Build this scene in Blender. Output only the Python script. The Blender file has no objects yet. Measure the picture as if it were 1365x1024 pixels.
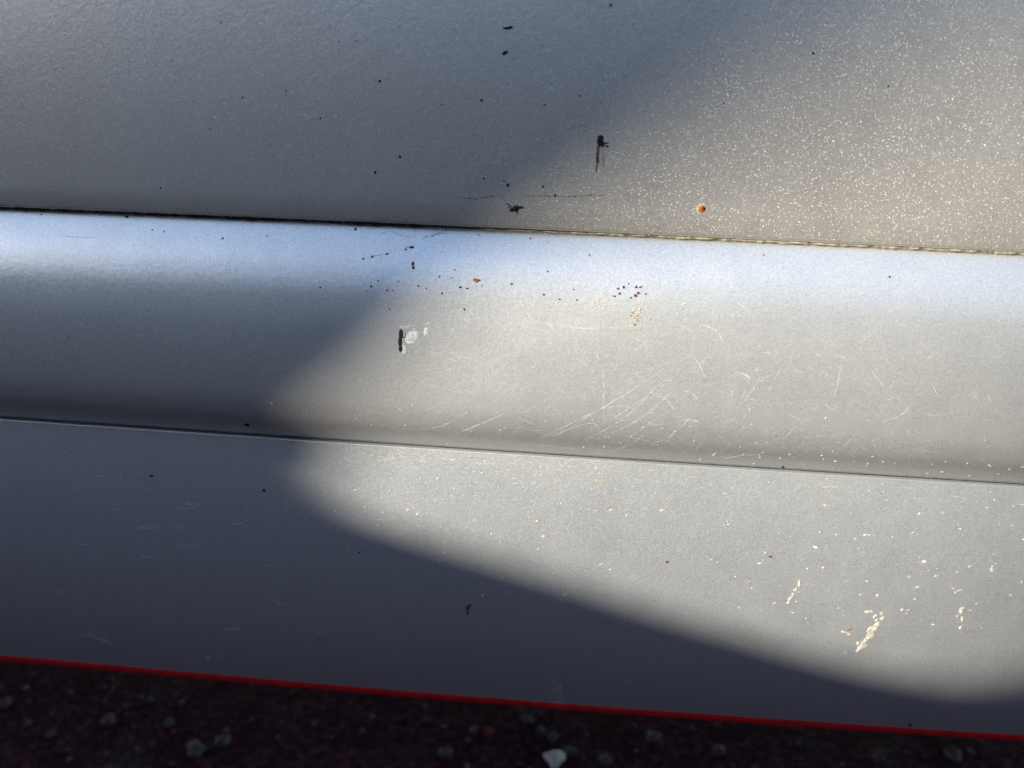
import bpy, bmesh, math, random
from mathutils import Vector, Matrix, noise
from mathutils.bvhtree import BVHTree

R = math.radians
rng = random.Random(7)
scene = bpy.context.scene
C = scene.collection

# ------------------------------------------------------------------ camera, sky, sun, exposure
W, H = 1365, 1024
FOV = R(62)
FPX = W / 2 / math.tan(FOV / 2)
CAMZ = 0.552
cam_data = bpy.data.cameras.new('camera')
cam_data.sensor_width = 36
cam_data.angle = FOV
cam_data.clip_start = 0.02
cam_data.clip_end = 400
cam_data.dof.use_dof = True
cam_data.dof.focus_distance = 0.375
cam_data.dof.aperture_fstop = 7.0
cam = bpy.data.objects.new('camera', cam_data)
C.objects.link(cam)
B = Matrix(((1, 0, 0), (0, 0, -1), (0, 1, 0)))
CR = Matrix.Rotation(R(3.75), 3, 'Z') @ Matrix.Rotation(R(-20), 3, 'X') @ B @ Matrix.Rotation(R(2.0), 3, 'Z')
CP = Vector((0, -0.35, CAMZ))
cam.matrix_world = Matrix.Translation(CP) @ CR.to_4x4()
scene.camera = cam

SUN_EL, SUN_AZ = R(22), R(-53)          # azimuth measured from -Y (behind the camera) towards +X
S = Vector((math.sin(SUN_AZ) * math.cos(SUN_EL), -math.cos(SUN_AZ) * math.cos(SUN_EL), math.sin(SUN_EL)))
world = bpy.data.worlds.new('World')
scene.world = world
world.use_nodes = True
wn = world.node_tree
for n in list(wn.nodes):
    wn.nodes.remove(n)
sky = wn.nodes.new('ShaderNodeTexSky')
sky.sky_type = 'NISHITA'
sky.sun_disc = False
sky.sun_elevation = SUN_EL
sky.sun_rotation = math.pi - SUN_AZ
sky.air_density = 1.0
sky.dust_density = 0.45
sky.ozone_density = 0.8
bg = wn.nodes.new('ShaderNodeBackground')
bg.inputs['Strength'].default_value = 0.15
wo = wn.nodes.new('ShaderNodeOutputWorld')
wn.links.new(sky.outputs[0], bg.inputs[0])
wn.links.new(bg.outputs[0], wo.inputs[0])

sd = bpy.data.lights.new('sun', 'SUN')
sd.energy = 5.0
sd.angle = R(0.6)
sd.color = (1.0, 0.925, 0.78)
sun = bpy.data.objects.new('sun', sd)
C.objects.link(sun)
sun.rotation_euler = S.to_track_quat('Z', 'Y').to_euler()
sun.location = (3, -5, 4)

vs = scene.view_settings
vs.view_transform = 'Standard'
vs.look = 'None'
vs.exposure = 1.36
vs.gamma = 1.0
vs.use_curve_mapping = False


# ------------------------------------------------------------------ helpers
def mat(name):
    m = bpy.data.materials.new(name)
    m.use_nodes = True
    nt = m.node_tree
    for n in list(nt.nodes):
        nt.nodes.remove(n)
    out = nt.nodes.new('ShaderNodeOutputMaterial')
    p = nt.nodes.new('ShaderNodeBsdfPrincipled')
    nt.links.new(p.outputs[0], out.inputs[0])
    return m, nt, p, out


def N(nt, kind, **kw):
    n = nt.nodes.new(kind)
    for k, v in kw.items():
        if k in n.inputs:
            n.inputs[k].default_value = v
        else:
            setattr(n, k, v)
    return n


def mathn(nt, op, a, b=None, c=None, clamp=False):
    n = nt.nodes.new('ShaderNodeMath')
    n.operation = op
    n.use_clamp = clamp
    for i, v in enumerate((a, b, c)):
        if v is None:
            continue
        if isinstance(v, (int, float)):
            n.inputs[i].default_value = v
        else:
            nt.links.new(v, n.inputs[i])
    return n.outputs[0]


def ramp(nt, fac, stops):
    n = nt.nodes.new('ShaderNodeValToRGB')
    e = n.color_ramp.elements
    while len(e) < len(stops):
        e.new(0.5)
    for el, (p, c) in zip(e, stops):
        el.position = p
        el.color = (c[0], c[1], c[2], 1) if not isinstance(c, (int, float)) else (c, c, c, 1)
    nt.links.new(fac, n.inputs[0])
    return n.outputs[0]


def mixc(nt, fac, a, b):
    n = nt.nodes.new('ShaderNodeMix')
    n.data_type = 'RGBA'
    for sock, v in ((n.inputs['Factor'], fac), (n.inputs[6], a), (n.inputs[7], b)):
        if isinstance(v, (int, float)):
            sock.default_value = v
        elif isinstance(v, tuple):
            sock.default_value = (v[0], v[1], v[2], 1)
        else:
            nt.links.new(v, sock)
    return n.outputs[2]


def obj(name, verts, faces, m, parent=None, smooth=True):
    me = bpy.data.meshes.new(name)
    me.from_pydata([tuple(v) for v in verts], [], faces)
    me.validate()
    me.update()
    if smooth:
        for p in me.polygons:
            p.use_smooth = True
    me.materials.append(m)
    o = bpy.data.objects.new(name, me)
    C.objects.link(o)
    o.parent = parent
    return o


def tag(o, label=None, cat=None, group=None, kind=None):
    for k, v in (('label', label), ('category', cat), ('group', group), ('kind', kind)):
        if v:
            o[k] = v
    return o


def pix_dir(px, py):
    return (CR @ Vector(((px - W / 2) / FPX, -(py - H / 2) / FPX, -1))).normalized()


# ------------------------------------------------------------------ materials
def paint(name, base, seed, flake=0.30, dustiness=0.35, metal=0.72, rough=0.48, spark=0.0):
    m, nt, p, out = mat(name)
    L = nt.links
    tc = N(nt, 'ShaderNodeTexCoord')
    mp = N(nt, 'ShaderNodeMapping')
    mp.inputs['Location'].default_value = (seed * 1.7, seed * 0.9, seed * 2.3)
    L.new(tc.outputs['Object'], mp.inputs[0])
    v = mp.outputs[0]
    # metallic flakes: every cell is a tiny mirror tilted its own way
    geo = N(nt, 'ShaderNodeNewGeometry')
    tilt = None
    for sc, amt in ((2600.0, flake), (1150.0, flake * 0.5)):
        vo = N(nt, 'ShaderNodeTexVoronoi', Scale=sc, Randomness=1.0)
        L.new(v, vo.inputs['Vector'])
        sub = N(nt, 'ShaderNodeVectorMath', operation='SUBTRACT')
        L.new(vo.outputs['Color'], sub.inputs[0])
        sub.inputs[1].default_value = (0.5, 0.5, 0.5)
        scl = N(nt, 'ShaderNodeVectorMath', operation='SCALE')
        L.new(sub.outputs[0], scl.inputs[0])
        scl.inputs['Scale'].default_value = amt
        if tilt is None:
            tilt = scl.outputs[0]
            cellcol = vo.outputs['Color']
        else:
            ad = N(nt, 'ShaderNodeVectorMath', operation='ADD')
            L.new(tilt, ad.inputs[0]); L.new(scl.outputs[0], ad.inputs[1])
            tilt = ad.outputs[0]
    if spark:
        vo = N(nt, 'ShaderNodeTexVoronoi', Scale=2900.0, Randomness=1.0)
        L.new(v, vo.inputs['Vector'])
        sx = N(nt, 'ShaderNodeSeparateColor')
        L.new(vo.outputs['Color'], sx.inputs[0])
        near = mathn(nt, 'LESS_THAN', vo.outputs['Distance'], 0.36)
        glint = mathn(nt, 'MULTIPLY', mathn(nt, 'GREATER_THAN', sx.outputs[0], 0.92), near)
        sub = N(nt, 'ShaderNodeVectorMath', operation='SUBTRACT')
        L.new(vo.outputs['Color'], sub.inputs[0])
        sub.inputs[1].default_value = (1.6, 0.5, 0.42)
        sq = N(nt, 'ShaderNodeVectorMath', operation='MULTIPLY')
        L.new(sub.outputs[0], sq.inputs[0])
        sq.inputs[1].default_value = (1.0, 0.4, 0.5)
        scl = N(nt, 'ShaderNodeVectorMath', operation='SCALE')
        L.new(sq.outputs[0], scl.inputs[0])
        L.new(mathn(nt, 'MULTIPLY', glint, spark), scl.inputs['Scale'])
        ad = N(nt, 'ShaderNodeVectorMath', operation='ADD')
        L.new(tilt, ad.inputs[0]); L.new(scl.outputs[0], ad.inputs[1])
        tilt = ad.outputs[0]
    # orange peel
    ns = N(nt, 'ShaderNodeTexNoise', Scale=420.0, Detail=3.0, Roughness=0.6)
    L.new(v, ns.inputs['Vector'])
    bmp = N(nt, 'ShaderNodeBump', Strength=0.12, Distance=0.0006)
    L.new(ns.outputs['Fac'], bmp.inputs['Height'])
    ad = N(nt, 'ShaderNodeVectorMath', operation='ADD')
    L.new(bmp.outputs[0], ad.inputs[0]); L.new(tilt, ad.inputs[1])
    nm = N(nt, 'ShaderNodeVectorMath', operation='NORMALIZE')
    L.new(ad.outputs[0], nm.inputs[0])
    L.new(nm.outputs[0], p.inputs['Normal'])
    L.new(bmp.outputs[0], p.inputs['Coat Normal'])
    # colour: grain of the flakes, thin patchy film of dust
    grain = N(nt, 'ShaderNodeTexNoise', Scale=1700.0, Detail=2.0, Roughness=0.7)
    L.new(v, grain.inputs['Vector'])
    g = mathn(nt, 'MULTIPLY_ADD', grain.outputs['Fac'], 1.1, 0.45)
    cl = N(nt, 'ShaderNodeTexNoise', Scale=6.0, Detail=3.0, Roughness=0.62)
    L.new(v, cl.inputs['Vector'])
    g2 = mathn(nt, 'MULTIPLY_ADD', cl.outputs['Fac'], 0.12, 0.94)
    g3 = mathn(nt, 'MULTIPLY', g, g2)
    mul = N(nt, 'ShaderNodeVectorMath', operation='SCALE')
    mul.inputs[0].default_value = base
    L.new(g3, mul.inputs['Scale'])
    st = N(nt, 'ShaderNodeMapping')
    st.inputs['Scale'].default_value = (1.0, 1.0, 0.8)
    L.new(v, st.inputs[0])
    du = N(nt, 'ShaderNodeTexNoise', Scale=55.0, Detail=8.0, Roughness=0.68)
    L.new(st.outputs[0], du.inputs['Vector'])
    dm = ramp(nt, du.outputs['Fac'], ((0.36, 0.55), (0.72, 1.0)))
    dmask = mathn(nt, 'MULTIPLY', dm, dustiness)
    col = mixc(nt, dmask, mul.outputs[0], (0.40, 0.385, 0.35))
    L.new(col, p.inputs['Base Color'])
    met = mathn(nt, 'MULTIPLY_ADD', dmask, -0.5, metal)
    L.new(met, p.inputs['Metallic'])
    ro = mathn(nt, 'MULTIPLY_ADD', dmask, 0.25, rough)
    if spark:      # a few larger flakes lie bare and glint
        ro = mathn(nt, 'MULTIPLY_ADD', glint, 0.24, ro)
    L.new(ro, p.inputs['Roughness'])
    p.inputs['Coat Weight'].default_value = 0.35
    p.inputs['Coat Roughness'].default_value = 0.22
    return m


M = {}
M['upper'] = paint('silver_paint_upper', (0.62, 0.585, 0.54), 1, flake=0.035, dustiness=0.24, metal=0.80, rough=0.33, spark=0.74)
M['mould'] = paint('silver_paint_moulding', (0.64, 0.645, 0.645), 2, flake=0.03, dustiness=0.22, metal=0.77, rough=0.34)
M['lower'] = paint('silver_paint_lower', (0.60, 0.63, 0.665), 3, flake=0.03, dustiness=0.25, metal=0.76, rough=0.33, spark=0.3)


def simple(name, c1, c2, scale, rough=0.8, alpha=None, bump=0.0):
    m, nt, p, out = mat(name)
    tc = N(nt, 'ShaderNodeTexCoord')
    ns = N(nt, 'ShaderNodeTexNoise', Scale=scale, Detail=5.0, Roughness=0.65)
    nt.links.new(tc.outputs['Object'], ns.inputs['Vector'])
    col = ramp(nt, ns.outputs['Fac'], ((0.32, c1), (0.68, c2)))
    nt.links.new(col, p.inputs['Base Color'])
    p.inputs['Roughness'].default_value = rough
    p.inputs['Specular IOR Level'].default_value = 0.15
    if bump:
        b = N(nt, 'ShaderNodeBump', Strength=0.6, Distance=bump)
        nt.links.new(ns.outputs['Fac'], b.inputs['Height'])
        nt.links.new(b.outputs[0], p.inputs['Normal'])
    if alpha is not None:
        if isinstance(alpha, tuple):       # (low, high, noise scale): ragged, half worn-away film
            n2 = N(nt, 'ShaderNodeTexNoise', Scale=alpha[2], Detail=4.0, Roughness=0.7)
            nt.links.new(tc.outputs['Object'], n2.inputs['Vector'])
            a = ramp(nt, n2.outputs['Fac'], ((0.40, alpha[0]), (0.62, alpha[1])))
            nt.links.new(a, p.inputs['Alpha'])
        else:
            p.inputs['Alpha'].default_value = alpha
    return m


M['tar'] = simple('black_tar', (0.006, 0.005, 0.006), (0.018, 0.014, 0.014), 900, 0.75)
M['chip'] = simple('bare_black_plastic', (0.004, 0.004, 0.005), (0.02, 0.02, 0.022), 1200, 0.6)
M['brown'] = simple('brown_drip', (0.030, 0.010, 0.007), (0.09, 0.030, 0.018), 700, 0.7, (0.35, 1.0, 900))
M['smear'] = simple('faint_dark_smear', (0.03, 0.025, 0.025), (0.06, 0.05, 0.045), 900, 0.8, (0.0, 0.75, 1300))
M['rust'] = simple('orange_rust', (0.16, 0.035, 0.008), (0.42, 0.14, 0.03), 1300, 0.85, None, 0.0002)
M['rustdark'] = simple('dark_rust', (0.05, 0.016, 0.008), (0.14, 0.05, 0.02), 1300, 0.85)
M['halo'] = simple('rust_halo', (0.50, 0.36, 0.20), (0.62, 0.52, 0.36), 900, 0.8, (0.2, 0.9, 900))
M['white'] = simple('white_scuff', (0.55, 0.55, 0.53), (0.8, 0.8, 0.78), 900, 0.7, (0.42, 0.9, 700))
M['mud'] = simple('pale_dried_mud', (0.42, 0.40, 0.34), (0.72, 0.69, 0.59), 500, 0.9, (0.2, 0.8, 420))
M['fleck'] = simple('pale_fleck', (0.55, 0.53, 0.46), (0.78, 0.76, 0.69), 200, 0.7, (0.1, 0.6, 500))
M['scratch'] = simple('fine_scratch', (0.60, 0.60, 0.57), (0.80, 0.79, 0.76), 300, 0.6, (0.04, 0.5, 260))
M['film'] = simple('greyish_water_mark', (0.40, 0.42, 0.45), (0.55, 0.57, 0.60), 200, 0.8, (0.0, 0.45, 160))
M['moss'] = simple('dark_green_moss', (0.006, 0.009, 0.005), (0.035, 0.045, 0.018), 500, 0.95)
M['pollen'] = simple('yellow_dust', (0.38, 0.34, 0.22), (0.58, 0.53, 0.38), 420, 0.95, (0.1, 0.8, 300))
M['dustfill'] = simple('packed_seam_dust', (0.30, 0.27, 0.18), (0.48, 0.45, 0.33), 260, 0.95, (0.2, 0.9, 240))
M['sealant'] = simple('black_seam', (0.006, 0.006, 0.007), (0.02, 0.02, 0.02), 200, 0.8)
M['under'] = simple('underbody_black', (0.012, 0.011, 0.012), (0.03, 0.028, 0.028), 30, 0.8)

m, nt, p, out = mat('red_stripe')
tc = N(nt, 'ShaderNodeTexCoord')
ns = N(nt, 'ShaderNodeTexNoise', Scale=160.0, Detail=5.0, Roughness=0.6)
nt.links.new(tc.outputs['Object'], ns.inputs['Vector'])
nt.links.new(ramp(nt, ns.outputs['Fac'], ((0.28, (0.12, 0.012, 0.012)), (0.42, (0.42, 0.008, 0.010)), (0.7, (0.58, 0.012, 0.012)))), p.inputs['Base Color'])
p.inputs['Roughness'].default_value = 0.4
M['red'] = m

m, nt, p, out = mat('asphalt')
tc = N(nt, 'ShaderNodeTexCoord')
n1 = N(nt, 'ShaderNodeTexNoise', Scale=24.0, Detail=6.0, Roughness=0.65)
n2 = N(nt, 'ShaderNodeTexVoronoi', Scale=150.0)
n3 = N(nt, 'ShaderNodeTexNoise', Scale=130.0, Detail=6.0, Roughness=0.7)
for n in (n1, n2, n3):
    nt.links.new(tc.outputs['Object'], n.inputs['Vector'])
c1 = ramp(nt, n1.outputs['Fac'], ((0.30, (0.026, 0.009, 0.017)), (0.50, (0.082, 0.022, 0.045)), (0.68, (0.075, 0.055, 0.062))))
c2 = ramp(nt, n3.outputs['Fac'], ((0.35, 0.15), (0.5, 0.7), (0.7, 2.2)))
mx = N(nt, 'ShaderNodeVectorMath', operation='MULTIPLY')
nt.links.new(c1, mx.inputs[0]); nt.links.new(c2, mx.inputs[1])
nt.links.new(mx.outputs[0], p.inputs['Base Color'])
p.inputs['Roughness'].default_value = 0.95
p.inputs['Specular IOR Level'].default_value = 0.08
bm_ = N(nt, 'ShaderNodeBump', Strength=0.8, Distance=0.004)
ht = mathn(nt, 'ADD', n3.outputs['Fac'], n2.outputs['Distance'])
nt.links.new(ht, bm_.inputs['Height'])
nt.links.new(bm_.outputs[0], p.inputs['Normal'])
M['asphalt'] = m
M['grit'] = simple('grit_stone', (0.06, 0.022, 0.045), (0.22, 0.15, 0.19), 60, 0.9)
M['stone'] = simple('grey_stone', (0.05, 0.045, 0.055), (0.14, 0.13, 0.15), 120, 0.9, None, 0.001)
M['stonew'] = simple('white_stone', (0.40, 0.42, 0.46), (0.60, 0.62, 0.62), 120, 0.85, None, 0.001)
M['stoner'] = simple('red_stone', (0.16, 0.03, 0.025), (0.26, 0.07, 0.05), 120, 0.9, None, 0.001)
M['render'] = simple('blocker_dark_grey', (0.055, 0.05, 0.05), (0.10, 0.09, 0.085), 14, 0.95, None, 0.004)  # body of the added low blocker, kept dark for its reflection in the paint
M['blocker_cap'] = simple('blocker_cap_grey', (0.10, 0.10, 0.10), (0.16, 0.16, 0.155), 20, 0.9, None, 0.003)  # top course of the added low blocker
M['blocker_post'] = simple('blocker_post_grey', (0.35, 0.36, 0.37), (0.45, 0.46, 0.47), 40, 0.5)  # supports of the added upper blocker
m, nt, p, out = mat('blocker_cloth')  # cloth of the added upper blocker, tinted for its reflection in the paint
p.inputs['Base Color'].default_value = (0.28, 0.21, 0.225, 1)
p.inputs['Roughness'].default_value = 0.95
tr = N(nt, 'ShaderNodeBsdfTranslucent')
tr.inputs['Color'].default_value = (0.19, 0.14, 0.15, 1)
tc = N(nt, 'ShaderNodeTexCoord')
wv = N(nt, 'ShaderNodeTexNoise', Scale=60.0, Detail=4.0)
nt.links.new(tc.outputs['Object'], wv.inputs['Vector'])
b = N(nt, 'ShaderNodeBump', Strength=0.4, Distance=0.003)
nt.links.new(wv.outputs['Fac'], b.inputs['Height'])
nt.links.new(b.outputs[0], p.inputs['Normal'])
ms = N(nt, 'ShaderNodeMixShader', Fac=0.25)
nt.links.new(p.outputs[0], ms.inputs[1]); nt.links.new(tr.outputs[0], ms.inputs[2])
nt.links.new(ms.outputs[0], out.inputs[0])
M['blocker'] = m

# ------------------------------------------------------------------ ground
g = 60.0
ground = obj('ground', [(-g, -g, 0), (g, -g, 0), (g, g, 0), (-g, g, 0)], [(0, 1, 2, 3)], M['asphalt'], smooth=False)
tag(ground, kind='structure')


# ------------------------------------------------------------------ the car's lower body
def sat(x):
    return 0.10 * math.tanh(x * x / 0.10)


def z1(x):
    return CAMZ - 0.0594 - 0.0100 * sat(x) + 0.0011 * max(-.3, min(.3, x))


def z2(x):
    return CAMZ - 0.1574 + 0.0117 * sat(x) - 0.0036 * max(-.3, min(.3, x))


def z3(x):
    return CAMZ - 0.3102 + 0.0476 * sat(x) + 0.0034 * max(-.3, min(.3, x))


def interp(keys, v):
    for (a, fa), (b, fb) in zip(keys, keys[1:]):
        if v <= b:
            t = (v - a) / (b - a)
            t = t * t * (3 - 2 * t) * 0.5 + t * 0.5
            return fa + (fb - fa) * t
    return keys[-1][1]


def integrate(keys, height, n, o0):
    """profile from surface tilt (degrees, + faces up) against v 0..1 going DOWN; returns (v, outward)"""
    out_, o, sub = [(0.0, o0)], o0, 8
    for i in range(n):
        for j in range(sub):
            v = (i + (j + .5) / sub) / n
            o += math.tan(R(interp(keys, v))) * height / n / sub
        out_.append(((i + 1) / n, o))
    return out_


XL, XR = -1.35, 1.35
XS = sorted(set([XL, XR] + [XL + (XR - XL) * i / 120 for i in range(121)]))
car = bpy.data.objects.new('car', None)
C.objects.link(car)
car.location = (0, 0.6, 0)
tag(car, 'dusty silver car flank with scratched moulding strip and thin red line along its sill', 'car')
CARLOC = Vector(car.location)


def sheet(name, rows, m, close_back=None):
    """rows: list of functions x -> (outward, z), top to bottom"""
    verts, faces = [], []
    nx = len(XS)
    for f in rows:
        for x in XS:
            o, z = f(x)
            verts.append((x - CARLOC.x, -o - CARLOC.y, z - CARLOC.z))
    for r in range(len(rows) - 1):
        for i in range(nx - 1):
            a = r * nx + i
            faces.append((a, a + nx, a + nx + 1, a + 1))
    return obj(name, verts, faces, m, car)


# upper body panel: from the shoulder down to a small rolled edge above the moulding
up_keys = [(0, 11), (0.5, 9), (0.8, 7.5), (0.93, 6.5), (1, 6)]
UPH = 0.52
up_prof = integrate(up_keys, UPH, 60, 0.0)
omax = up_prof[-1][1]
rows = []
rows.append(lambda x: (up_prof[0][1] - omax - 0.25, z1(x) + UPH + 0.05))
for v, o in up_prof:
    rows.append(lambda x, v=v, o=o: (o - omax + 0.0022, z1(x) + 0.0012 + UPH * (1 - v)))
for a in range(1, 7):
    t = a / 6 * math.pi * 0.62
    rows.append(lambda x, t=t: (0.0022 - 0.0016 * (1 - math.cos(t)), z1(x) + 0.0012 - 0.0014 * math.sin(t)))
rows.append(lambda x: (-0.010, z1(x) + 0.0010))
upper = sheet('body_panel', rows, M['upper'])

# moulding strip: rounded shoulder facing the sky, tucked in along its foot
HM = 0.098
mo_keys = [(0, 38), (0.08, 33), (0.19, 23), (0.32, 14), (0.48, 8), (0.64, 4), (0.74, -1), (0.83, -15), (0.91, -34), (1, -47)]
mo_prof = integrate(mo_keys, HM, 56, 0.0)
rows = [lambda x: (-0.012, z1(x) - 0.0014)]
for v, o in mo_prof:
    rows.append(lambda x, v=v, o=o: (o - 0.0012, z1(x) - 0.0008 + (z2(x) + 0.0006 - z1(x) + 0.0008) * v))
o2 = mo_prof[-1][1] - 0.0012
rows.append(lambda x: (o2 - 0.010, z2(x) + 0.0006))
mould = sheet('moulding_strip', rows, M['mould'])

# sill panel: thin bright lip, gentle belly, turned under at the bottom
HL = 0.149
lo_keys = [(0, 8), (0.12, 4), (0.35, -3), (0.65, -12), (0.9, -20), (1, -23)]
lo_prof = integrate(lo_keys, HL, 44, 0.0)
oL = o2 + 0.0007
rows = [lambda x: (oL - 0.016, z2(x) - 0.0008)]
for a in range(0, 6):
    t = a / 6 * math.pi / 2
    rows.append(lambda x, t=t: (oL - 0.0003 + 0.0003 * math.sin(t), z2(x) - 0.0010 + 0.0003 * math.cos(t)))
for v, o in lo_prof:
    rows.append(lambda x, v=v, o=o: (oL + o, z2(x) - 0.0010 + (z3(x) - z2(x) + 0.0010) * v))
o3 = oL + lo_prof[-1][1]
for a in range(1, 7):
    t = a / 6 * R(80)
    rows.append(lambda x, t=t: (o3 - 0.0045 * (1 - math.cos(t)) - 0.0007 * math.sin(t), z3(x) - 0.0048 * math.sin(t)))
rows.append(lambda x: (o3 - 0.03, z3(x) - 0.0052))
lower = sheet('sill_panel', rows, M['lower'])

# black seam backings and the underside
def band(name, f_top, f_bot, m, parent, x0=XL, x1=XR, n=120):
    vs_, fs_ = [], []
    for i in range(n + 1):
        x = x0 + (x1 - x0) * i / n
        for f in (f_top, f_bot):
            o, z = f(x)
            vs_.append((x - CARLOC.x, -o - CARLOC.y, z - CARLOC.z))
    for i in range(n):
        fs_.append((2 * i, 2 * i + 1, 2 * i + 3, 2 * i + 2))
    return obj(name, vs_, fs_, m, parent)


band('seam', lambda x: (-0.009, z1(x) + 0.012), lambda x: (-0.009, z1(x) - 0.012), M['sealant'], car)
band('seam', lambda x: (o2 - 0.008, z2(x) + 0.012), lambda x: (o2 - 0.008, z2(x) - 0.012), M['sealant'], car)


def boxmesh(x0, x1, y0, y1, z0, z1_):
    v = [(x, y, z) for x in (x0, x1) for y in (y0, y1) for z in (z0, z1_)]
    f = [(0, 1, 3, 2), (4, 6, 7, 5), (0, 4, 5, 1), (2, 3, 7, 6), (0, 2, 6, 4), (1, 5, 7, 3)]
    return v, f


v, f = boxmesh(XL + .01, XR - .01, 0.03, 1.5, 0.262, 1.0)
obj('underbody', [Vector(q) - CARLOC for q in v], f, M['under'], car, smooth=False)

bpy.context.view_layer.update()


def bvh_of(objs):
    vs_, fs_ = [], []
    for o in objs:
        b0 = len(vs_)
        vs_ += [o.matrix_world @ v.co for v in o.data.vertices]
        fs_ += [tuple(b0 + i for i in p.vertices) for p in o.data.polygons]
    return BVHTree.FromPolygons(vs_, fs_)


for o in (upper, mould, lower):
    o.matrix_world  # evaluated
TREE = bvh_of((upper, mould, lower))
PIECE_TREES = [(o, bvh_of((o,))) for o in (upper, mould, lower)]


def at(px, py):
    """point of the bodywork and its outward normal along a line of sight"""
    d = pix_dir(px, py)
    loc, nrm, idx, dist = TREE.ray_cast(CP, d)
    if loc is None:
        return None
    if nrm.dot(d) > 0:
        nrm = -nrm
    return loc, nrm


def owner(px, py):
    d = pix_dir(px, py)
    best, who = 1e9, upper
    for o, t in PIECE_TREES:
        h = t.ray_cast(CP, d)
        if h[0] is not None and h[3] < best:
            best, who = h[3], o
    return who


class Acc:
    """collects small raised marks lying on the bodywork"""
    def __init__(self):
        self.v, self.f = [], []

    def blob(self, px, py, rx, ry, rot=0.0, jag=0.25, lift=0.00010, dome=0.00025, n=12):
        c = at(px, py)
        if c is None:
            return self
        b0 = len(self.v)
        ph = [rng.uniform(1 - jag, 1 + jag) for _ in range(n)]
        ring = []
        for k in range(n):
            a = 2 * math.pi * k / n
            ex, ey = rx * math.cos(a) * ph[k], ry * math.sin(a) * ph[k]
            h = at(px + ex * math.cos(rot) - ey * math.sin(rot), py + ex * math.sin(rot) + ey * math.cos(rot))
            if h is None or (h[0] - c[0]).length > 0.02:
                h = c
            ring.append(h)
        self.v.append(c[0] + c[1] * (lift + dome))
        for h in ring:
            self.v.append(h[0] * 0.5 + c[0] * 0.5 + h[1] * (lift + dome * 0.75))
        for h in ring:
            self.v.append(h[0] + h[1] * lift * 0.4)
        for k in range(n):
            k2 = (k + 1) % n
            self.f.append((b0, b0 + 1 + k, b0 + 1 + k2))
            self.f.append((b0 + 1 + k, b0 + 1 + n + k, b0 + 1 + n + k2, b0 + 1 + k2))
        return self

    def ribbon(self, pts, w, lift=0.00008, n=None, taper=True, wob=0.0):
        n = n or max(4, len(pts) * 5)
        P = []
        m_ = len(pts) - 1
        for k in range(n + 1):
            t = k / n * m_
            i = min(int(t), m_ - 1)
            u = t - i
            p0 = pts[max(i - 1, 0)]; p1 = pts[i]; p2 = pts[i + 1]; p3 = pts[min(i + 2, m_)]
            q = []
            for c in (0, 1):
                q.append(0.5 * (2 * p1[c] + (p2[c] - p0[c]) * u + (2 * p0[c] - 5 * p1[c] + 4 * p2[c] - p3[c]) * u * u
                                + (3 * p1[c] - p0[c] - 3 * p2[c] + p3[c]) * u ** 3))
            P.append((q[0] + rng.uniform(-wob, wob), q[1] + rng.uniform(-wob, wob)))
        prev = None
        for k in range(n + 1):
            a = P[max(k - 1, 0)]; b = P[min(k + 1, n)]
            dx, dy = b[0] - a[0], b[1] - a[1]
            l = math.hypot(dx, dy) or 1
            ww = w * 0.5 * (min(1, 0.25 + 2.5 * min(k, n - k) / n) if taper else 1.0) * (1 + rng.uniform(-.25, .25))
            h1 = at(P[k][0] - dy / l * ww, P[k][1] + dx / l * ww)
            h2 = at(P[k][0] + dy / l * ww, P[k][1] - dx / l * ww)
            if h1 is None or h2 is None or (h1[0] - h2[0]).length > 0.01:
                prev = None
                continue
            i0 = len(self.v)
            self.v += [h1[0] + h1[1] * lift, h2[0] + h2[1] * lift]
            if prev is not None:
                self.f.append((prev, prev + 1, i0 + 1, i0))
            prev = i0
        return self

    def build(self, name, m, parent, label=None, kind=None):
        if not self.f:
            return None
        o = obj(name, [v - CARLOC for v in self.v], self.f, m, parent)
        tag(o, label=label, kind=kind)
        return o


# ---- red line along the bottom edge of the sill
rows_t = lambda x: (o3 + 0.00020, z3(x) + 0.0010)
vs_, fs_ = [], []
prof = [(0.0034, 0.00005), (0.0030, 0.00035), (-0.0014, 0.00045), (-0.0018, 0.00010)]
sl = math.tan(R(23))
n = 900
for i in range(n + 1):
    x = XL + (XR - XL) * i / n
    for dz, up in prof:
        base_o = o3 + max(dz, 0) * sl - (0.0 if dz > 0 else 0.0001)
        wob = 0.00022 * noise.noise(Vector((x * 55, 2.0 * dz / 0.002, 0)))
        vs_.append((x - CARLOC.x, -(base_o + up) - CARLOC.y, z3(x) + dz + wob - CARLOC.z))
for i in range(n):
    for k in range(3):
        a = i * 4 + k
        fs_.append((a, a + 1, a + 5, a + 4))
red = obj('red_stripe', vs_, fs_, M['red'], lower)
tag(red, 'thin bright red stripe along the bottom edge')

# ------------------------------------------------------------------ marks on the bodywork
def mark(name, m, px, py, rx, ry, rot=0, jag=0.25, label=None, dome=0.00025):
    return Acc().blob(px, py, rx, ry, rot, jag, dome=dome).build(name, M[m], owner(px, py), label)


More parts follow.
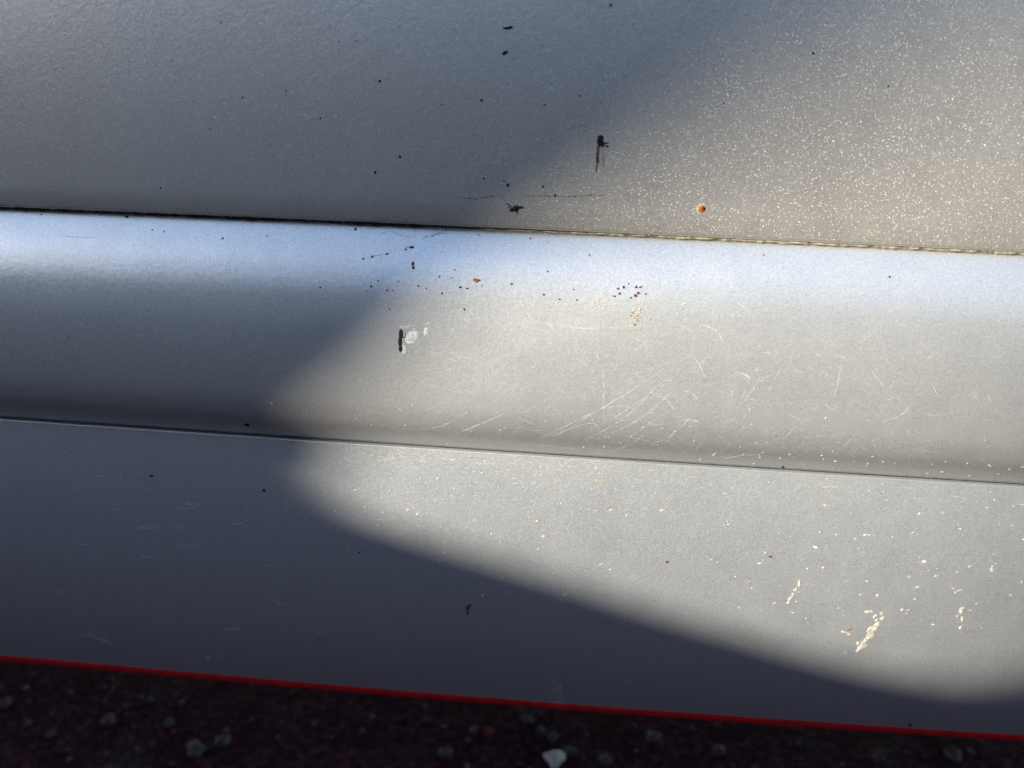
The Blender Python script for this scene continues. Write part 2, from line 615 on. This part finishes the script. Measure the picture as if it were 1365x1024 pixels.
# black dash and spots on the upper panel
a = Acc().ribbon([(670, 38), (678, 37.5), (684, 35)], 3.4, lift=0.0002)
a.build('tar_streak', M['tar'], upper, 'short black curved tar fleck')
Acc().blob(672, 71, 2.6, 3.4, 0.5).blob(675, 69.5, 2, 2).build('tar_spot', M['tar'], upper)
for px, py, r in ((506, 108, 1.9), (642, 134, 1.8), (533, 209, 1.9), (500, 230, 1.8), (381, 121, 1.4), (323, 130, 1.2), (427, 158, 1.4),
                  (645, 238, 1.3), (724, 249, 1.4), (773, 128, 1.3), (589, 140, 1.1), (726, 140, 1.2), (280, 172, 1.0),
                  (1084, 71, 1.7), (1184, 115, 1.2), (452, 56, 0.9), (475, 55, 0.8), (294, 30, 1.0), (964, 138, 1.0)):
    mark('dirt_speck', 'tar', px, py, r, r * 1.1)
mark('rust_speck', 'rust', 814, 7, 2.2, 2.4)
mark('rust_speck', 'rustdark', 214, 251, 1.6, 1.4)
mark('rust_speck', 'rustdark', 500, 229, 1.2, 1.2)
mark('rust_speck', 'halo', 1251, 158, 4.5, 2.2, 0.8)

# insect-like black blot with a brown run below it
a = Acc().blob(800, 187, 4.6, 7.6, 0.12, 0.18, dome=0.0006).blob(803, 193, 3, 4)
a.ribbon([(803, 189), (808, 191), (812, 190)], 1.6).ribbon([(804, 194), (809, 196), (811, 197)], 1.4)
a.blob(810, 195, 1.4, 1.2).blob(807, 192, 1.3, 1.1)
blot = a.build('tar_blot', M['tar'], upper, 'black tar blot with a brown run below it')
a = Acc().ribbon([(798.5, 193), (797, 203), (796.5, 212), (797.5, 217)], 4.4, taper=False)
a.ribbon([(797, 215), (795.5, 222), (794.5, 231)], 2.2)
a.build('brown_run', M['brown'], upper, 'reddish brown run of dirt')
Acc().ribbon([(804, 196), (803, 210), (802.5, 222)], 1.0).ribbon([(804.5, 205), (805, 216), (804, 224)], 1.1).build('fine_run', M['smear'], upper)

# dead fly smudge and the thin cracked line beside it
a = Acc().blob(687, 278.5, 6.4, 4.0, -0.15, 0.35, dome=0.0007).blob(694, 277, 4, 1.6, -0.2).blob(682, 281, 3, 2)
for q in ([(684, 277), (678, 273), (675, 270)], [(690, 276), (689.5, 272)], [(692, 277), (699, 276)], [(689, 281), (690, 286)], [(682, 278), (676, 276)]):
    a.ribbon(q, 1.4)
a.build('dead_insect_smudge', M['tar'], upper, 'small black smudge like a squashed insect')
mark('dirt_speck', 'tar', 677, 247, 1.7, 2.6)
mark('dirt_speck', 'tar', 671.5, 241.5, 1.0, 1.2)
for q in ([(606, 260), (620, 264), (635, 265), (648, 263), (660, 261), (668, 262), (674, 268)],
          [(700, 262), (715, 261), (726, 261), (740, 262), (756, 262), (770, 261.5), (785, 260.5), (798, 260.5), (809, 260)]):
    a = Acc().ribbon(q, 1.3, wob=0.35, n=len(q) * 6)
    for x, y in q[1:]:
        if rng.random() < .8:
            a.blob(x + rng.uniform(-5, 5), y + rng.uniform(-.6, .6), rng.uniform(.9, 1.7), rng.uniform(.6, 1.1))
    a.build('crack_line', M['smear'], upper, 'thin broken dark line')
mark('dirt_speck', 'tar', 740, 260.5, 1.7, 1.4)
mark('dirt_speck', 'tar', 626, 264, 1.2, 0.9)

# round rust spot with a pale rim
mark('rust_halo', 'halo', 936, 278, 8.0, 6.6, -0.5, 0.18, 'pale orange rim of a rust spot', dome=0.0001)
Acc().blob(935.5, 278.5, 5.4, 4.6, -0.5, 0.2, lift=0.0003).build('rust_spot', M['rust'], upper, 'round orange rust spot')
Acc().blob(937, 277.5, 2.6, 2.1, -0.3, 0.2, lift=0.0007).build('rust_core', M['rustdark'], upper)

# moulding: the gouge with white scuffing
a = Acc().blob(534.4, 446, 3.0, 7.2, 0.03, 0.12, dome=0.0001).blob(533.4, 455, 2.6, 8.0, 0.04, 0.12, dome=0.0001)
a.blob(533.8, 465, 2.5, 4.2, 0, 0.15, dome=0.0001).ribbon([(536, 450), (540, 449.5), (540.6, 444)], 1.0)
a.build('gouge', M['chip'], mould, 'short vertical black gouge in the moulding')
mark('white_scuff', 'white', 548.5, 449.5, 9.5, 7.6, -0.35, 0.15, 'white scuff beside the black gouge', dome=0.0001)
mark('white_scuff', 'white', 567.5, 442.5, 3.6, 6.0, 0.15, 0.25, dome=0.0001)
a = Acc()
a.ribbon([(530, 434), (540, 436.5), (548, 433.5)], 2.0).ribbon([(538, 459), (539, 466), (538, 472)], 4.0)
a.ribbon([(541, 459), (552, 456)], 1.0).ribbon([(566, 434), (573, 430)], 1.2).ribbon([(551, 437), (553, 440)], 2)
a.build('scuff_streaks', M['white'], mould, kind='stuff')

# rust flecks and black specks on the moulding
Acc().blob(636, 374, 4.4, 2.8, 0.1, 0.3).build('rust_spot', M['rust'], mould, 'small orange rust fleck on the moulding')
mark('rust_speck', 'rustdark', 633, 372.5, 1.6, 1.3)
Acc().blob(550.5, 352, 1.8, 3.6, 0.1).blob(551, 357, 2.2, 2.0).build('brown_fleck', M['rustdark'], mould)
mark('pale_fleck', 'halo', 601, 370.5, 2.4, 1.4)
for px, py, rx, ry in ((586, 369, 1.4, 1.2), (614, 383, 2.4, 1.3), (623, 384.5, 1.6, 1.1), (557.5, 381.5, 1.5, 1.2), (495, 382, 1.6, 1.4),
                       (516, 387, 1.7, 1.2), (523.5, 387, 1.0, 0.9), (489, 388, 1.0, .9), (504.5, 374.5, 1.1, 1), (531, 375, 1.0, 1), (568, 384.5, 1, .8),
                       (589, 391, 1.0, 1.6), (642.5, 381, 1.3, .8), (682, 378.5, 2.0, 1.3), (725, 393, 1.5, 1.3), (746, 399, 1.2, 1.2), (769, 400, 1.1, 1.0),
                       (765, 386, 1.0, .8), (619, 412.5, 1.0, 1.6), (730, 362, 1.1, 1.0), (427, 383, 1.3, 1.0), (519, 412, 1.0, .9), (606, 360, 1, .9),
                       (484, 345, 1.6, 1.2), (496, 342.5, 1.8, 1.2), (1186, 369, 1.5, 1.5), (786, 340, 1.2, 1.0), (549, 330, 3.4, 1.4), (541, 332.5, 1.6, 1.0),
                       (516, 338.5, 2.2, 1.2), (638, 313, 1.2, 1.0), (474, 306, 2.2, 1.6), (594, 306, 1.2, .9), (203, 306.5, 1.2, 1), (297, 318, 1.3, 1.6),
                       (219, 309, 1.1, .9), (356, 314.5, 1.4, .8), (168, 289, 3.6, 1.8), (55, 286, 1.2, 1)):
    mark('dirt_speck', 'tar', px, py, rx, ry, rng.uniform(-.5, .5), 0.3)
mark('rust_speck', 'rust', 707, 318, 1.4, 1.2)
mark('rust_speck', 'rust', 1018, 340, 1.3, 1.5)
for px, py, rx, ry in ((824, 385, 2.0, 1.2), (831.5, 383, 1.6, 2.3), (826, 391.5, 1.7, 1.6), (819, 395, 2.0, 1.2), (848, 383, 1.6, 1.7),
                       (854, 383, 2.6, 0.9), (838, 378.5, 1, 1), (861, 392, 1.2, 1.2)):
    mark('dirt_speck', 'tar', px, py, rx, ry, rng.uniform(-.5, .5), 0.25)
for px, py, r in ((847, 394, 2.4), (851, 391, 2.2), (841, 397, 1.4), (843, 417, 1.2), (845, 424, 1.0), (849, 421, 0.9), (841, 421, 1.0), (846, 433, 1.3),
                  (850, 427, .9)):
    mark('rust_speck', 'rustdark', px, py, r, r * .9)
a = Acc()
for _ in range(34):
    a.blob(rng.gauss(848, 6), rng.gauss(420, 9), rng.uniform(.7, 1.8), rng.uniform(.6, 1.4), 0, .3, n=7)
for _ in range(18):
    a.blob(rng.gauss(808, 14), rng.gauss(404, 4), rng.uniform(.7, 1.6), rng.uniform(.5, 1.2), 0, .3, n=7)
a.build('dusty_residue', M['halo'], mould, kind='stuff')
Acc().blob(912, 405, 3.2, 1.8).build('white_fleck', M['fleck'], mould)
a = Acc()
for q in ([(522, 309), (533, 313), (545, 316), (556, 314)], [(560, 322), (568, 316), (580, 313), (596, 310)], [(574, 318), (583, 311), (600, 307)],
          [(538, 331), (552, 327)], [(508, 312), (515, 309)], [(486, 343), (505, 340), (520, 337)]):
    a.ribbon(q, 1.0, wob=.5)
a.build('hair_cracks', M['smear'], mould, kind='stuff')
mark('dirt_speck', 'tar', 329, 566.5, 4.2, 1.8, 0.1, .25)
mark('white_fleck', 'fleck', 362, 538, 2.0, 1.8)
for px, py, rx, ry in ((92, 449, 2.4, 1.2), (88, 456, 2.6, 1.0), (394, 474, 3.2, 1.1)):
    mark('white_fleck', 'film', px, py, rx, ry, -.3)
for q, w in (([(0, 526), (40, 526.5), (95, 528)], 1.0), ([(215, 408), (250, 413)], .9), ([(80, 315), (128, 317)], 1.2)):
    Acc().ribbon(q, w).build('scratch', M['scratch'], mould)

# scratches in the sunlit part of the moulding
major = [
    ([(713, 588), (760, 565), (815, 537), (885, 492)], 1.25), ([(720, 588), (757, 573), (787, 564), (800, 571)], 1.0),
    ([(775, 589), (815, 568), (850, 542), (885, 502)], 1.1), ([(804, 488), (805, 530), (804, 569)], 1.0),
    ([(811, 603), (836, 594), (858, 581)], 1.5), ([(868, 527), (884, 530), (893, 538), (898, 547)], 1.2),
    ([(504, 564), (541, 572), (585, 569), (625, 549)], 1.0), ([(598, 583), (636, 567), (672, 552)], 1.5),
    ([(519, 537), (532, 545), (544, 554)], 1.1), ([(474, 513), (486, 517), (497, 523)], 1.1), ([(602, 404), (616, 421), (629, 436)], 1.1),
    ([(574, 473), (590, 476), (610, 482)], 1.2), ([(706, 428), (750, 434), (787, 438), (848, 434)], 1.1),
    ([(666, 599), (706, 593), (787, 599), (888, 601)], 1.2), ([(868, 591), (890, 584), (910, 566)], 1.3),
    ([(905, 470), (925, 478), (934, 489), (939, 502)], 1.3), ([(932, 431), (952, 439), (960, 448), (964, 458)], 1.3),
    ([(972, 493), (992, 499), (998, 507), (986, 539)], 1.3), ([(983, 403), (993, 411), (1001, 419)], 1.2),
    ([(1161, 495), (1172, 508), (1185, 529)], 1.5), ([(1218, 529), (1210, 545), (1196, 556), (1175, 562)], 1.2),
    ([(1121, 485), (1118, 505), (1112, 529)], 1.2), ([(1089, 493), (1103, 499), (1111, 506)], 1.1),
    ([(1040, 492), (1030, 510), (1024, 524)], 1.2), ([(1018, 494), (1003, 520), (982, 546)], 1.0),
    ([(911, 559), (925, 560), (936, 566)], 1.7), ([(905, 574), (914, 563), (922, 555)], 1.2), ([(905, 521), (922, 524), (932, 536)], 1.4),
    ([(1050, 552), (1060, 557), (1070, 562)], 1.1), ([(780, 575), (820, 556), (862, 528), (878, 514)], .9),
    ([(800, 585), (840, 566), (880, 540)], 1.0), ([(742, 582), (790, 552), (840, 522)], 0.8), ([(690, 556), (702, 562), (715, 567)], 1.0),
    ([(665, 404), (690, 402), (712, 406)], 1.0), ([(1112, 473), (1122, 476), (1133, 481)], 1.0), ([(905, 433), (920, 440), (925, 450)], 1.0),
    ([(845, 560), (868, 546), (890, 528), (898, 520)], .9), ([(800, 545), (830, 541), (850, 547)], 1.0),
    ([(836, 586), (872, 560), (893, 548)], .8)]
for q, w in major:
    Acc().ribbon(q, w * .62, n=max(8, len(q) * 6)).build('scratch', M['scratch'], mould)
a = Acc()
for _ in range(700):
    px = rng.choice((rng.uniform(470, 1320), rng.gauss(920, 130)))
    py = min(622, rng.uniform(400, 600) + (px - 600) * 0.03)
    if py < 470 and rng.random() < .55:
        continue
    an = rng.choice((rng.gauss(-0.55, .25), rng.gauss(0.5, .3), rng.gauss(0.05, .15), rng.uniform(-1.6, 1.6)))
    ln = abs(rng.gauss(0, 12)) + 3
    cu = rng.uniform(-.25, .25) * ln
    dx, dy = math.cos(an) * ln, math.sin(an) * ln
    a.ribbon([(px, py), (px + dx / 2 - math.sin(an) * cu, py + dy / 2 + math.cos(an) * cu), (px + dx, py + dy)], rng.uniform(.2, .5), n=6)
a.build('fine_scratches', M['scratch'], mould, kind='stuff')
a = Acc()
for _ in range(70):
    px = rng.uniform(470, 1365)
    py = rng.uniform(520, 594) + (px - 500) * 0.062
    a.blob(px, py, rng.uniform(.5, 1.5), rng.uniform(.4, .8), 0.06, .3, n=7)
for _ in range(26):
    px = rng.uniform(900, 1365)
    a.blob(px, 604 + (px - 900) * .05 + rng.uniform(-10, 12), rng.uniform(1, 3.4), rng.uniform(.4, .9), 0.06, .3, n=7)
a.build('pale_flecks', M['fleck'], mould, kind='stuff')
Acc().ribbon([(954, 604), (962, 608), (972, 610), (990, 607), (1013, 606)], 1.7).build('straw', M['mud'], mould, 'tiny pale yellow fibre on the moulding')
mark('yellow_speck', 'pollen', 1101, 557.5, 1.8, 1.6)
mark('dirt_speck', 'tar', 1044, 622.5, 2.0, 1.2)

# sill panel marks
for px, py, rx, ry, m_ in ((352, 654, 2.6, 2.0, 'tar'), (202, 634.5, 3.6, 1.4, 'rustdark'), (479, 737, 1.4, 1.2, 'tar'), (889, 749, 2.2, 1.6, 'rustdark'),
                           (1027, 742, 2.6, 1.4, 'rustdark'), (716, 695, 2.6, 1.4, 'halo'), (815, 680, 3.5, 1.6, 'halo'), (795, 681, 2.4, 1.2, 'halo'),
                           (883, 681, 3, 1.8, 'halo'), (1100, 674, 2.8, 1.8, 'halo'), (1213, 967, 2.4, 2.0, 'tar'), (390, 590, 3.0, 1.2, 'halo')):
    mark('dirt_speck', m_, px, py, rx, ry, rng.uniform(-.3, .3), .3)
Acc().blob(624, 810, 2.4, 4.4, .2, .35).blob(623, 817, 1.4, 3, 0).blob(627, 806.5, 2.4, 1.1).build('rust_fleck', M['rustdark'], lower, 'dark reddish fleck on the sill')
a = Acc()
for k in range(9):
    t = k / 8
    a.blob(1067 - 15 * t + rng.uniform(-2, 2), 774 + 30 * t + rng.uniform(-2, 2), rng.uniform(1.6, 3.4), rng.uniform(1.6, 3.4), 0, .3, n=9)
a.build('mud_splash', M['mud'], lower, 'pale dried mud streak on the sunlit sill')
a = Acc()
for k in range(24):
    t = rng.random()
    a.blob(1177 - 34 * t + rng.gauss(0, 3.5), 818 + 48 * t + rng.gauss(0, 3), rng.uniform(1.5, 4.5), rng.uniform(1.2, 3.4), -.7, .35, n=9)
a.blob(1170, 832, 5, 4, -.7).blob(1160, 846, 6, 4, -.8).blob(1149, 862, 7, 4, -.4).blob(1158, 816, 6, 2)
a.build('mud_splash', M['mud'], lower, 'largest pale dried mud splash on the sunlit sill')
a = Acc().blob(1126, 843, 6, 1.8, .35).blob(1132, 846, 3, 2)
a.build('mud_splash', M['mud'], lower)
Acc().blob(1131, 839, 4, 1.2, -.3).build('rust_speck', M['rust'], lower)
Acc().blob(1130, 871, 7, 2.4, .3).build('water_mark', M['film'], lower)
a = Acc()
for px, py, rx, ry in ((1281, 816, 3, 3), (1283, 826, 2.4, 4), (1280, 837, 2, 2.6), (1283, 811, 4.5, 1.4), (1276, 822, 1.5, 2)):
    a.blob(px, py, rx, ry, 0, .35)
a.build('mud_splash', M['mud'], lower)
for px, py, rx, ry in ((1322, 760, 4.2, 4.2), (1293, 755.5, 3, 2.6), (1276, 763, 3.2, 2), (1223, 783, 4.2, 2), (1271, 785, 3.4, 1.6), (1212, 769, 4, 1.8),
                       (1232, 749, 4.6, 2.4), (1170, 794, 3.2, 3), (1140, 719, 2.4, 2.0), (1347, 794, 3.4, 2.4), (1362, 776, 2, 2), (1280, 787, 6, .9),
                       (1209, 818, 3.6, 1.4), (1075, 825, 2.2, 2.0), (1248, 768, 3, 1.6), (1154, 713, 4, 1.2), (1013, 751, 4, 1.2), (1088, 730, 5, 2),
                       (1097, 757, 2.4, 1.4), (1145, 731, 2, 1.2), (1324, 739, 1.6, 1.4), (1057, 817, 3, 1), (1033, 804, 3.4, 1.6)):
    mark('mud_fleck', 'fleck' if rx > 2.5 else 'mud', px, py, rx * .85, ry * .85, rng.uniform(-.3, .3), .3)
a = Acc()
for _ in range(200):
    px = rng.uniform(430, 1365)
    t = rng.random() ** 1.3
    py = 605 + (px - 500) * .062 + t * 190
    r = abs(rng.gauss(0, .55)) + .3
    a.blob(px, py, r * rng.uniform(.9, 2.2), r, rng.uniform(-.2, .3), .3, n=7)
a.build('pale_flecks', M['fleck'], lower, kind='stuff')
a = Acc()
for _ in range(26):
    px = rng.uniform(420, 1365)
    py = 594 + (px - 450) * .0665 + abs(rng.gauss(0, 9)) + 6
    a.ribbon([(px, py), (px + rng.uniform(4, 26), py + rng.uniform(-1, 2))], rng.uniform(.6, 1.6), n=5)
a.build('dust_streaks', M['pollen'], lower, kind='stuff')
Acc().blob(742, 930, 9, 14, .1, .35, dome=0).blob(745, 917, 5, 7, 0, .3, dome=0).build('water_mark', M['film'], lower, 'faint pale water mark above the red line')
Acc().blob(294, 874, 6, 5, .1, .35, dome=0).blob(277, 877, 5, 3).blob(299, 862, 3.5, 3).build('water_mark', M['film'], lower)
Acc().blob(984, 857, 8, 2.6, .1, .35, dome=0).build('water_mark', M['film'], lower)
a = Acc()
for _ in range(26):
    a.ribbon([(px := rng.uniform(60, 420), py := rng.uniform(620, 860)), (px + rng.uniform(8, 40), py + rng.uniform(-4, 6))], rng.uniform(1.5, 5), n=6)
a.build('wipe_marks', M['film'], lower, kind='stuff')

# moss and dust gathered in the upper seam: many small crumbs along the groove
def seam_y(px, which):
    P = [(0, 275), (460, 293), (905, 314.5), (1365, 335)] if which == 1 else [(0, 559), (460, 590), (905, 621), (1365, 649)]
    for (x0, y0), (x1, y1) in zip(P, P[1:]):
        if px <= x1 or x1 == 1365:
            return y0 + (y1 - y0) * (px - x0) / (x1 - x0)


def crumbs(x0, x1, n, size, m_, name, spread, label=None, dy=0.0):
    vs_, fs_ = [], []
    for _ in range(n):
        px = rng.uniform(x0, x1)
        if noise.noise(Vector((px * .025, 3.1, 0))) < rng.uniform(-.6, .25):
            continue
        x = (at(px, seam_y(px, 1) - 6) or (Vector((0, 0, 0)),))[0].x
        r = size * rng.uniform(.4, 1.3)
        cz = z1(x) + rng.uniform(-spread, spread) + dy
        co = 0.0004 + rng.uniform(-.0008, .0006)
        b0 = len(vs_)
        sx = rng.uniform(1, 3.2)
        for d in ((1, 0, 0), (-1, 0, 0), (0, 1, 0), (0, -1, 0), (0, 0, 1), (0, 0, -1)):
            j = rng.uniform(.7, 1.2) * r
            vs_.append((x + d[0] * j * sx - CARLOC.x, -co + d[1] * j - CARLOC.y, cz + d[2] * j - CARLOC.z))
        for t in ((0, 2, 4), (2, 1, 4), (1, 3, 4), (3, 0, 4), (2, 0, 5), (1, 2, 5), (3, 1, 5), (0, 3, 5)):
            fs_.append(tuple(b0 + q for q in t))
    o = obj(name, vs_, fs_, M[m_], upper)
    tag(o, label, kind='stuff')


crumbs(-60, 560, 900, 0.0007, 'moss', 'seam_moss', 0.0005, 'dark green moss in the seam')
crumbs(420, 800, 160, 0.0004, 'moss', 'seam_moss', 0.0004)
crumbs(760, 1420, 700, 0.00035, 'pollen', 'seam_dust', 0.0005, 'yellowish dust in the seam')
xa = at(640, 280)[0].x
band('seam_dust', lambda x: (0.0008, z1(x) - 0.0008 + 0.0011 * min(1, (x - xa) / .16) + .0002 * noise.noise(Vector((x * 300, 0, 0)))),
     lambda x: (0.0011, z1(x) - 0.0010 - .0005 * noise.noise(Vector((x * 220, 5, 0)))), M['dustfill'], upper, xa, XR, 500)

# ------------------------------------------------------------------ ground details under the car
def ground_at(px, py):
    d = pix_dir(px, py)
    t = -CP.z / d.z
    return CP + d * t


def stone_mesh(r, seed, sq=0.65):
    bm = bmesh.new()
    bmesh.ops.create_icosphere(bm, subdivisions=2, radius=1)
    for v in bm.verts:
        k = 1 + 0.75 * noise.noise(v.co * 1.5 + Vector((seed * 7.1, 0, 0))) + 0.3 * noise.noise(v.co * 3.7 + Vector((0, seed * 3.3, 0)))
        v.co = Vector((v.co.x * k * r * 1.05, v.co.y * k * r, v.co.z * k * r * sq))
    me = bpy.data.meshes.new('pebble')
    bm.to_mesh(me)
    bm.free()
    for p_ in me.polygons:
        p_.use_smooth = True
    return me


peb = [(740, 1017, 0.0078, 'stonew', 'largest white pebble lying on the ground under the red striped sill'),
       (761, 1003, 0.0040, 'stone', 'small pebble touching the largest white pebble'),
       (145, 963, 0.0062, 'stone', 'grey pebble beside a dark hollow in the ground'),
       (703, 962, 0.0046, 'stone', 'pale pebble just under the sill near the faint water mark'),
       (650, 978, 0.0040, 'red', None)]
more = [(68, 980, .0036, 'stone'), (226, 966, .0040, 'stone'), (262, 1003, .0075, 'stone'), (297, 990, .0055, 'stone'), (594, 1006, .0048, 'stone'),
        (632, 975, .0042, 'stone'), (722, 978, .0045, 'stone'), (736, 985, .0042, 'stone'), (808, 1016, .0055, 'stone'), (870, 985, .0055, 'stone'),
        (958, 1003, .0052, 'stone'), (1270, 1010, .0065, 'stone'), (1172, 1014, .0050, 'stone'), (203, 935, .0036, 'stone'), (8, 940, .005, 'stone')]
for i, (px, py, r, m_, lab) in enumerate(peb):
    if m_ == 'red':
        m_, lab = 'stoner', 'only dark red pebble on the ground under the sill'
    q = ground_at(px, py)
    me = stone_mesh(r, i)
    me.materials.append(M[m_])
    o = bpy.data.objects.new('pebble', me)
    C.objects.link(o)
    o.location = (q.x, q.y, r * .45)
    o.rotation_euler = (0, 0, rng.uniform(0, 6))
    tag(o, lab, 'pebble', 'pebbles under the sill')
for i, (px, py, r, m_) in enumerate(more):
    q = ground_at(px, py)
    me = stone_mesh(r, 20 + i)
    me.materials.append(M[m_])
    o = bpy.data.objects.new('pebble', me)
    C.objects.link(o)
    o.location = (q.x, q.y, r * .45)
    o.rotation_euler = (0, 0, rng.uniform(0, 6))
    tag(o, 'small dull grey pebble half lost in the dark ground', 'pebble', 'dull pebbles under the sill')

vs_, fs_ = [], []
for _ in range(2600):
    x, y = rng.uniform(-.9, .9), rng.uniform(-.5, .75)
    r = rng.uniform(.0012, .0038)
    b0 = len(vs_)
    for d in ((1, 0, 0), (-1, 0, 0), (0, 1, 0), (0, -1, 0), (0, 0, 1), (0, 0, -.5)):
        j = r * rng.uniform(.7, 1.3)
        vs_.append((x + d[0] * j, y + d[1] * j, r * .3 + d[2] * j * .7))
    for t in ((0, 2, 4), (2, 1, 4), (1, 3, 4), (3, 0, 4), (2, 0, 5), (1, 2, 5), (3, 1, 5), (0, 3, 5)):
        fs_.append(tuple(b0 + q for q in t))
grit = obj('grit', vs_, fs_, M['grit'], None, smooth=False)
tag(grit, 'loose dark grit scattered on the ground', 'grit', kind='stuff')

# ------------------------------------------------------------------ added blockers behind the camera, out of view, shaped to cast the sun patch edges
WY = -1.35


def shadow_to_y(px, py, y):
    p_ = at(px, py)[0]
    return p_ + S * ((y - p_.y) / S.y)


low = [(300, 618), (400, 655), (520, 700), (640, 738), (760, 775), (880, 815), (1000, 850), (1100, 879), (1180, 898), (1250, 908), (1310, 905), (1360, 894)]
top = [shadow_to_y(px, py, WY) for px, py in low]
prof = [(p_.x, p_.z) for p_ in top]
x0, h0 = prof[0]
x1, h1 = prof[-1]
prof = [(x0 - 6.0, h0 + .10), (x0 - 1.2, h0 + .10), (x0 - .5, h0 + .085), (x0 - .2, h0 + .05)] + prof + [(x1 + .15, h1 + .03), (x1 + .5, h1 + .09), (x1 + 1.2, h1 + .10), (x1 + 5.0, h1 + .10)]
low_blocker = bpy.data.objects.new('low_shadow_blocker', None)  # unseen barrier, added so its top edge casts the lower shadow edge
C.objects.link(low_blocker)
low_blocker.location = (x0, WY - .1, 0)
tag(low_blocker, 'low unseen barrier with a swept top, added to shade the lower sill', 'low_blocker')


def strip_solid(name, prof, zlo, y0, y1, m_, parent, origin):
    vs_, fs_ = [], []
    for (x, z), (xl, zl) in zip(prof, zlo):
        vs_ += [(x, y1, z), (x, y0, z), (xl, y0, zl), (xl, y1, zl)]
    for i in range(len(prof) - 1):
        for k in range(4):
            k2 = (k + 1) % 4
            fs_.append((i * 4 + k, i * 4 + k2, i * 4 + 4 + k2, i * 4 + 4 + k))
    e = (len(prof) - 1) * 4
    fs_ += [(0, 3, 2, 1), (e, e + 1, e + 2, e + 3)]
    return obj(name, [Vector(v) - origin for v in vs_], fs_, m_, parent, smooth=False)


WO = Vector(low_blocker.location)
strip_solid('blocker_cap', prof, [(x, z - .06) for x, z in prof], WY - .24, WY, M['blocker_cap'], low_blocker, WO)
strip_solid('low_blocker_body', [(x, z - .06) for x, z in prof], [(x, 0) for x, z in prof], WY - .21, WY - .03, M['render'], low_blocker, WO)

blocker = bpy.data.objects.new('high_shadow_blocker', None)  # unseen cloth, added so its rim casts the upper left shadow edge
C.objects.link(blocker)
edge = [(446, 655, 3.0), (478, 590, 3.1), (526, 490, 3.4), (602, 412, 3.9), (715, 340, 4.7), (890, 262, 5.8), (1060, 172, 7.2), (1240, 88, 8.8), (1420, 8, 10.4)]
E1 = [at(px, py)[0] + S * t for px, py, t in edge]
dv = E1[-1] - E1[-2]
E1.append(E1[-1] + dv * 3.0)
dv = E1[0] - E1[1]
E1.insert(0, E1[0] + Vector((-.25, 0, -.02)))
E1.insert(0, E1[0] + Vector((-1.0, 0.0, .08)))
far = Vector((-1.5, 0, 2.3)) + S * 4.6
blocker.location = (E1[0].x, E1[0].y, 0)
SO = Vector(blocker.location)
vs_, fs_ = [], []
K = 12
for e_ in E1:
    for k in range(K + 1):
        t = k / K
        q = e_.lerp(far, t)
        q = q + Vector((0, 0, -.12 * math.sin(math.pi * t)))
        vs_.append(q - SO)
for i in range(len(E1) - 1):
    for k in range(K):
        a_ = i * (K + 1) + k
        fs_.append((a_, a_ + 1, a_ + K + 2, a_ + K + 1))
cv = obj('blocker_sheet', vs_, fs_, M['blocker'], blocker)
md = cv.modifiers.new('thickness', 'SOLIDIFY')
md.thickness = 0.004
md.offset = 0


def blocker_post(q, extra=.12):
    vs_, fs_ = [], []
    for i in range(10):
        a_ = 2 * math.pi * i / 10
        for z in (0, q.z + extra):
            vs_.append(Vector((q.x + .035 * math.cos(a_), q.y + .035 * math.sin(a_), z)) - SO)
    for i in range(10):
        j = (i + 1) % 10
        fs_.append((2 * i, 2 * j, 2 * j + 1, 2 * i + 1))
    fs_.append(tuple(2 * i + 1 for i in range(10)))
    obj('blocker_post', vs_, fs_, M['blocker_post'], blocker)


for q in (E1[0] + Vector((-.05, 0, 0)), E1[-1] + Vector((.04, 0, 0)), far + Vector((-.05, 0, 0))):
    blocker_post(q)
tag(blocker, 'unseen mauve grey cloth on three metal posts, added to shade the upper left of the car', 'shade sail')
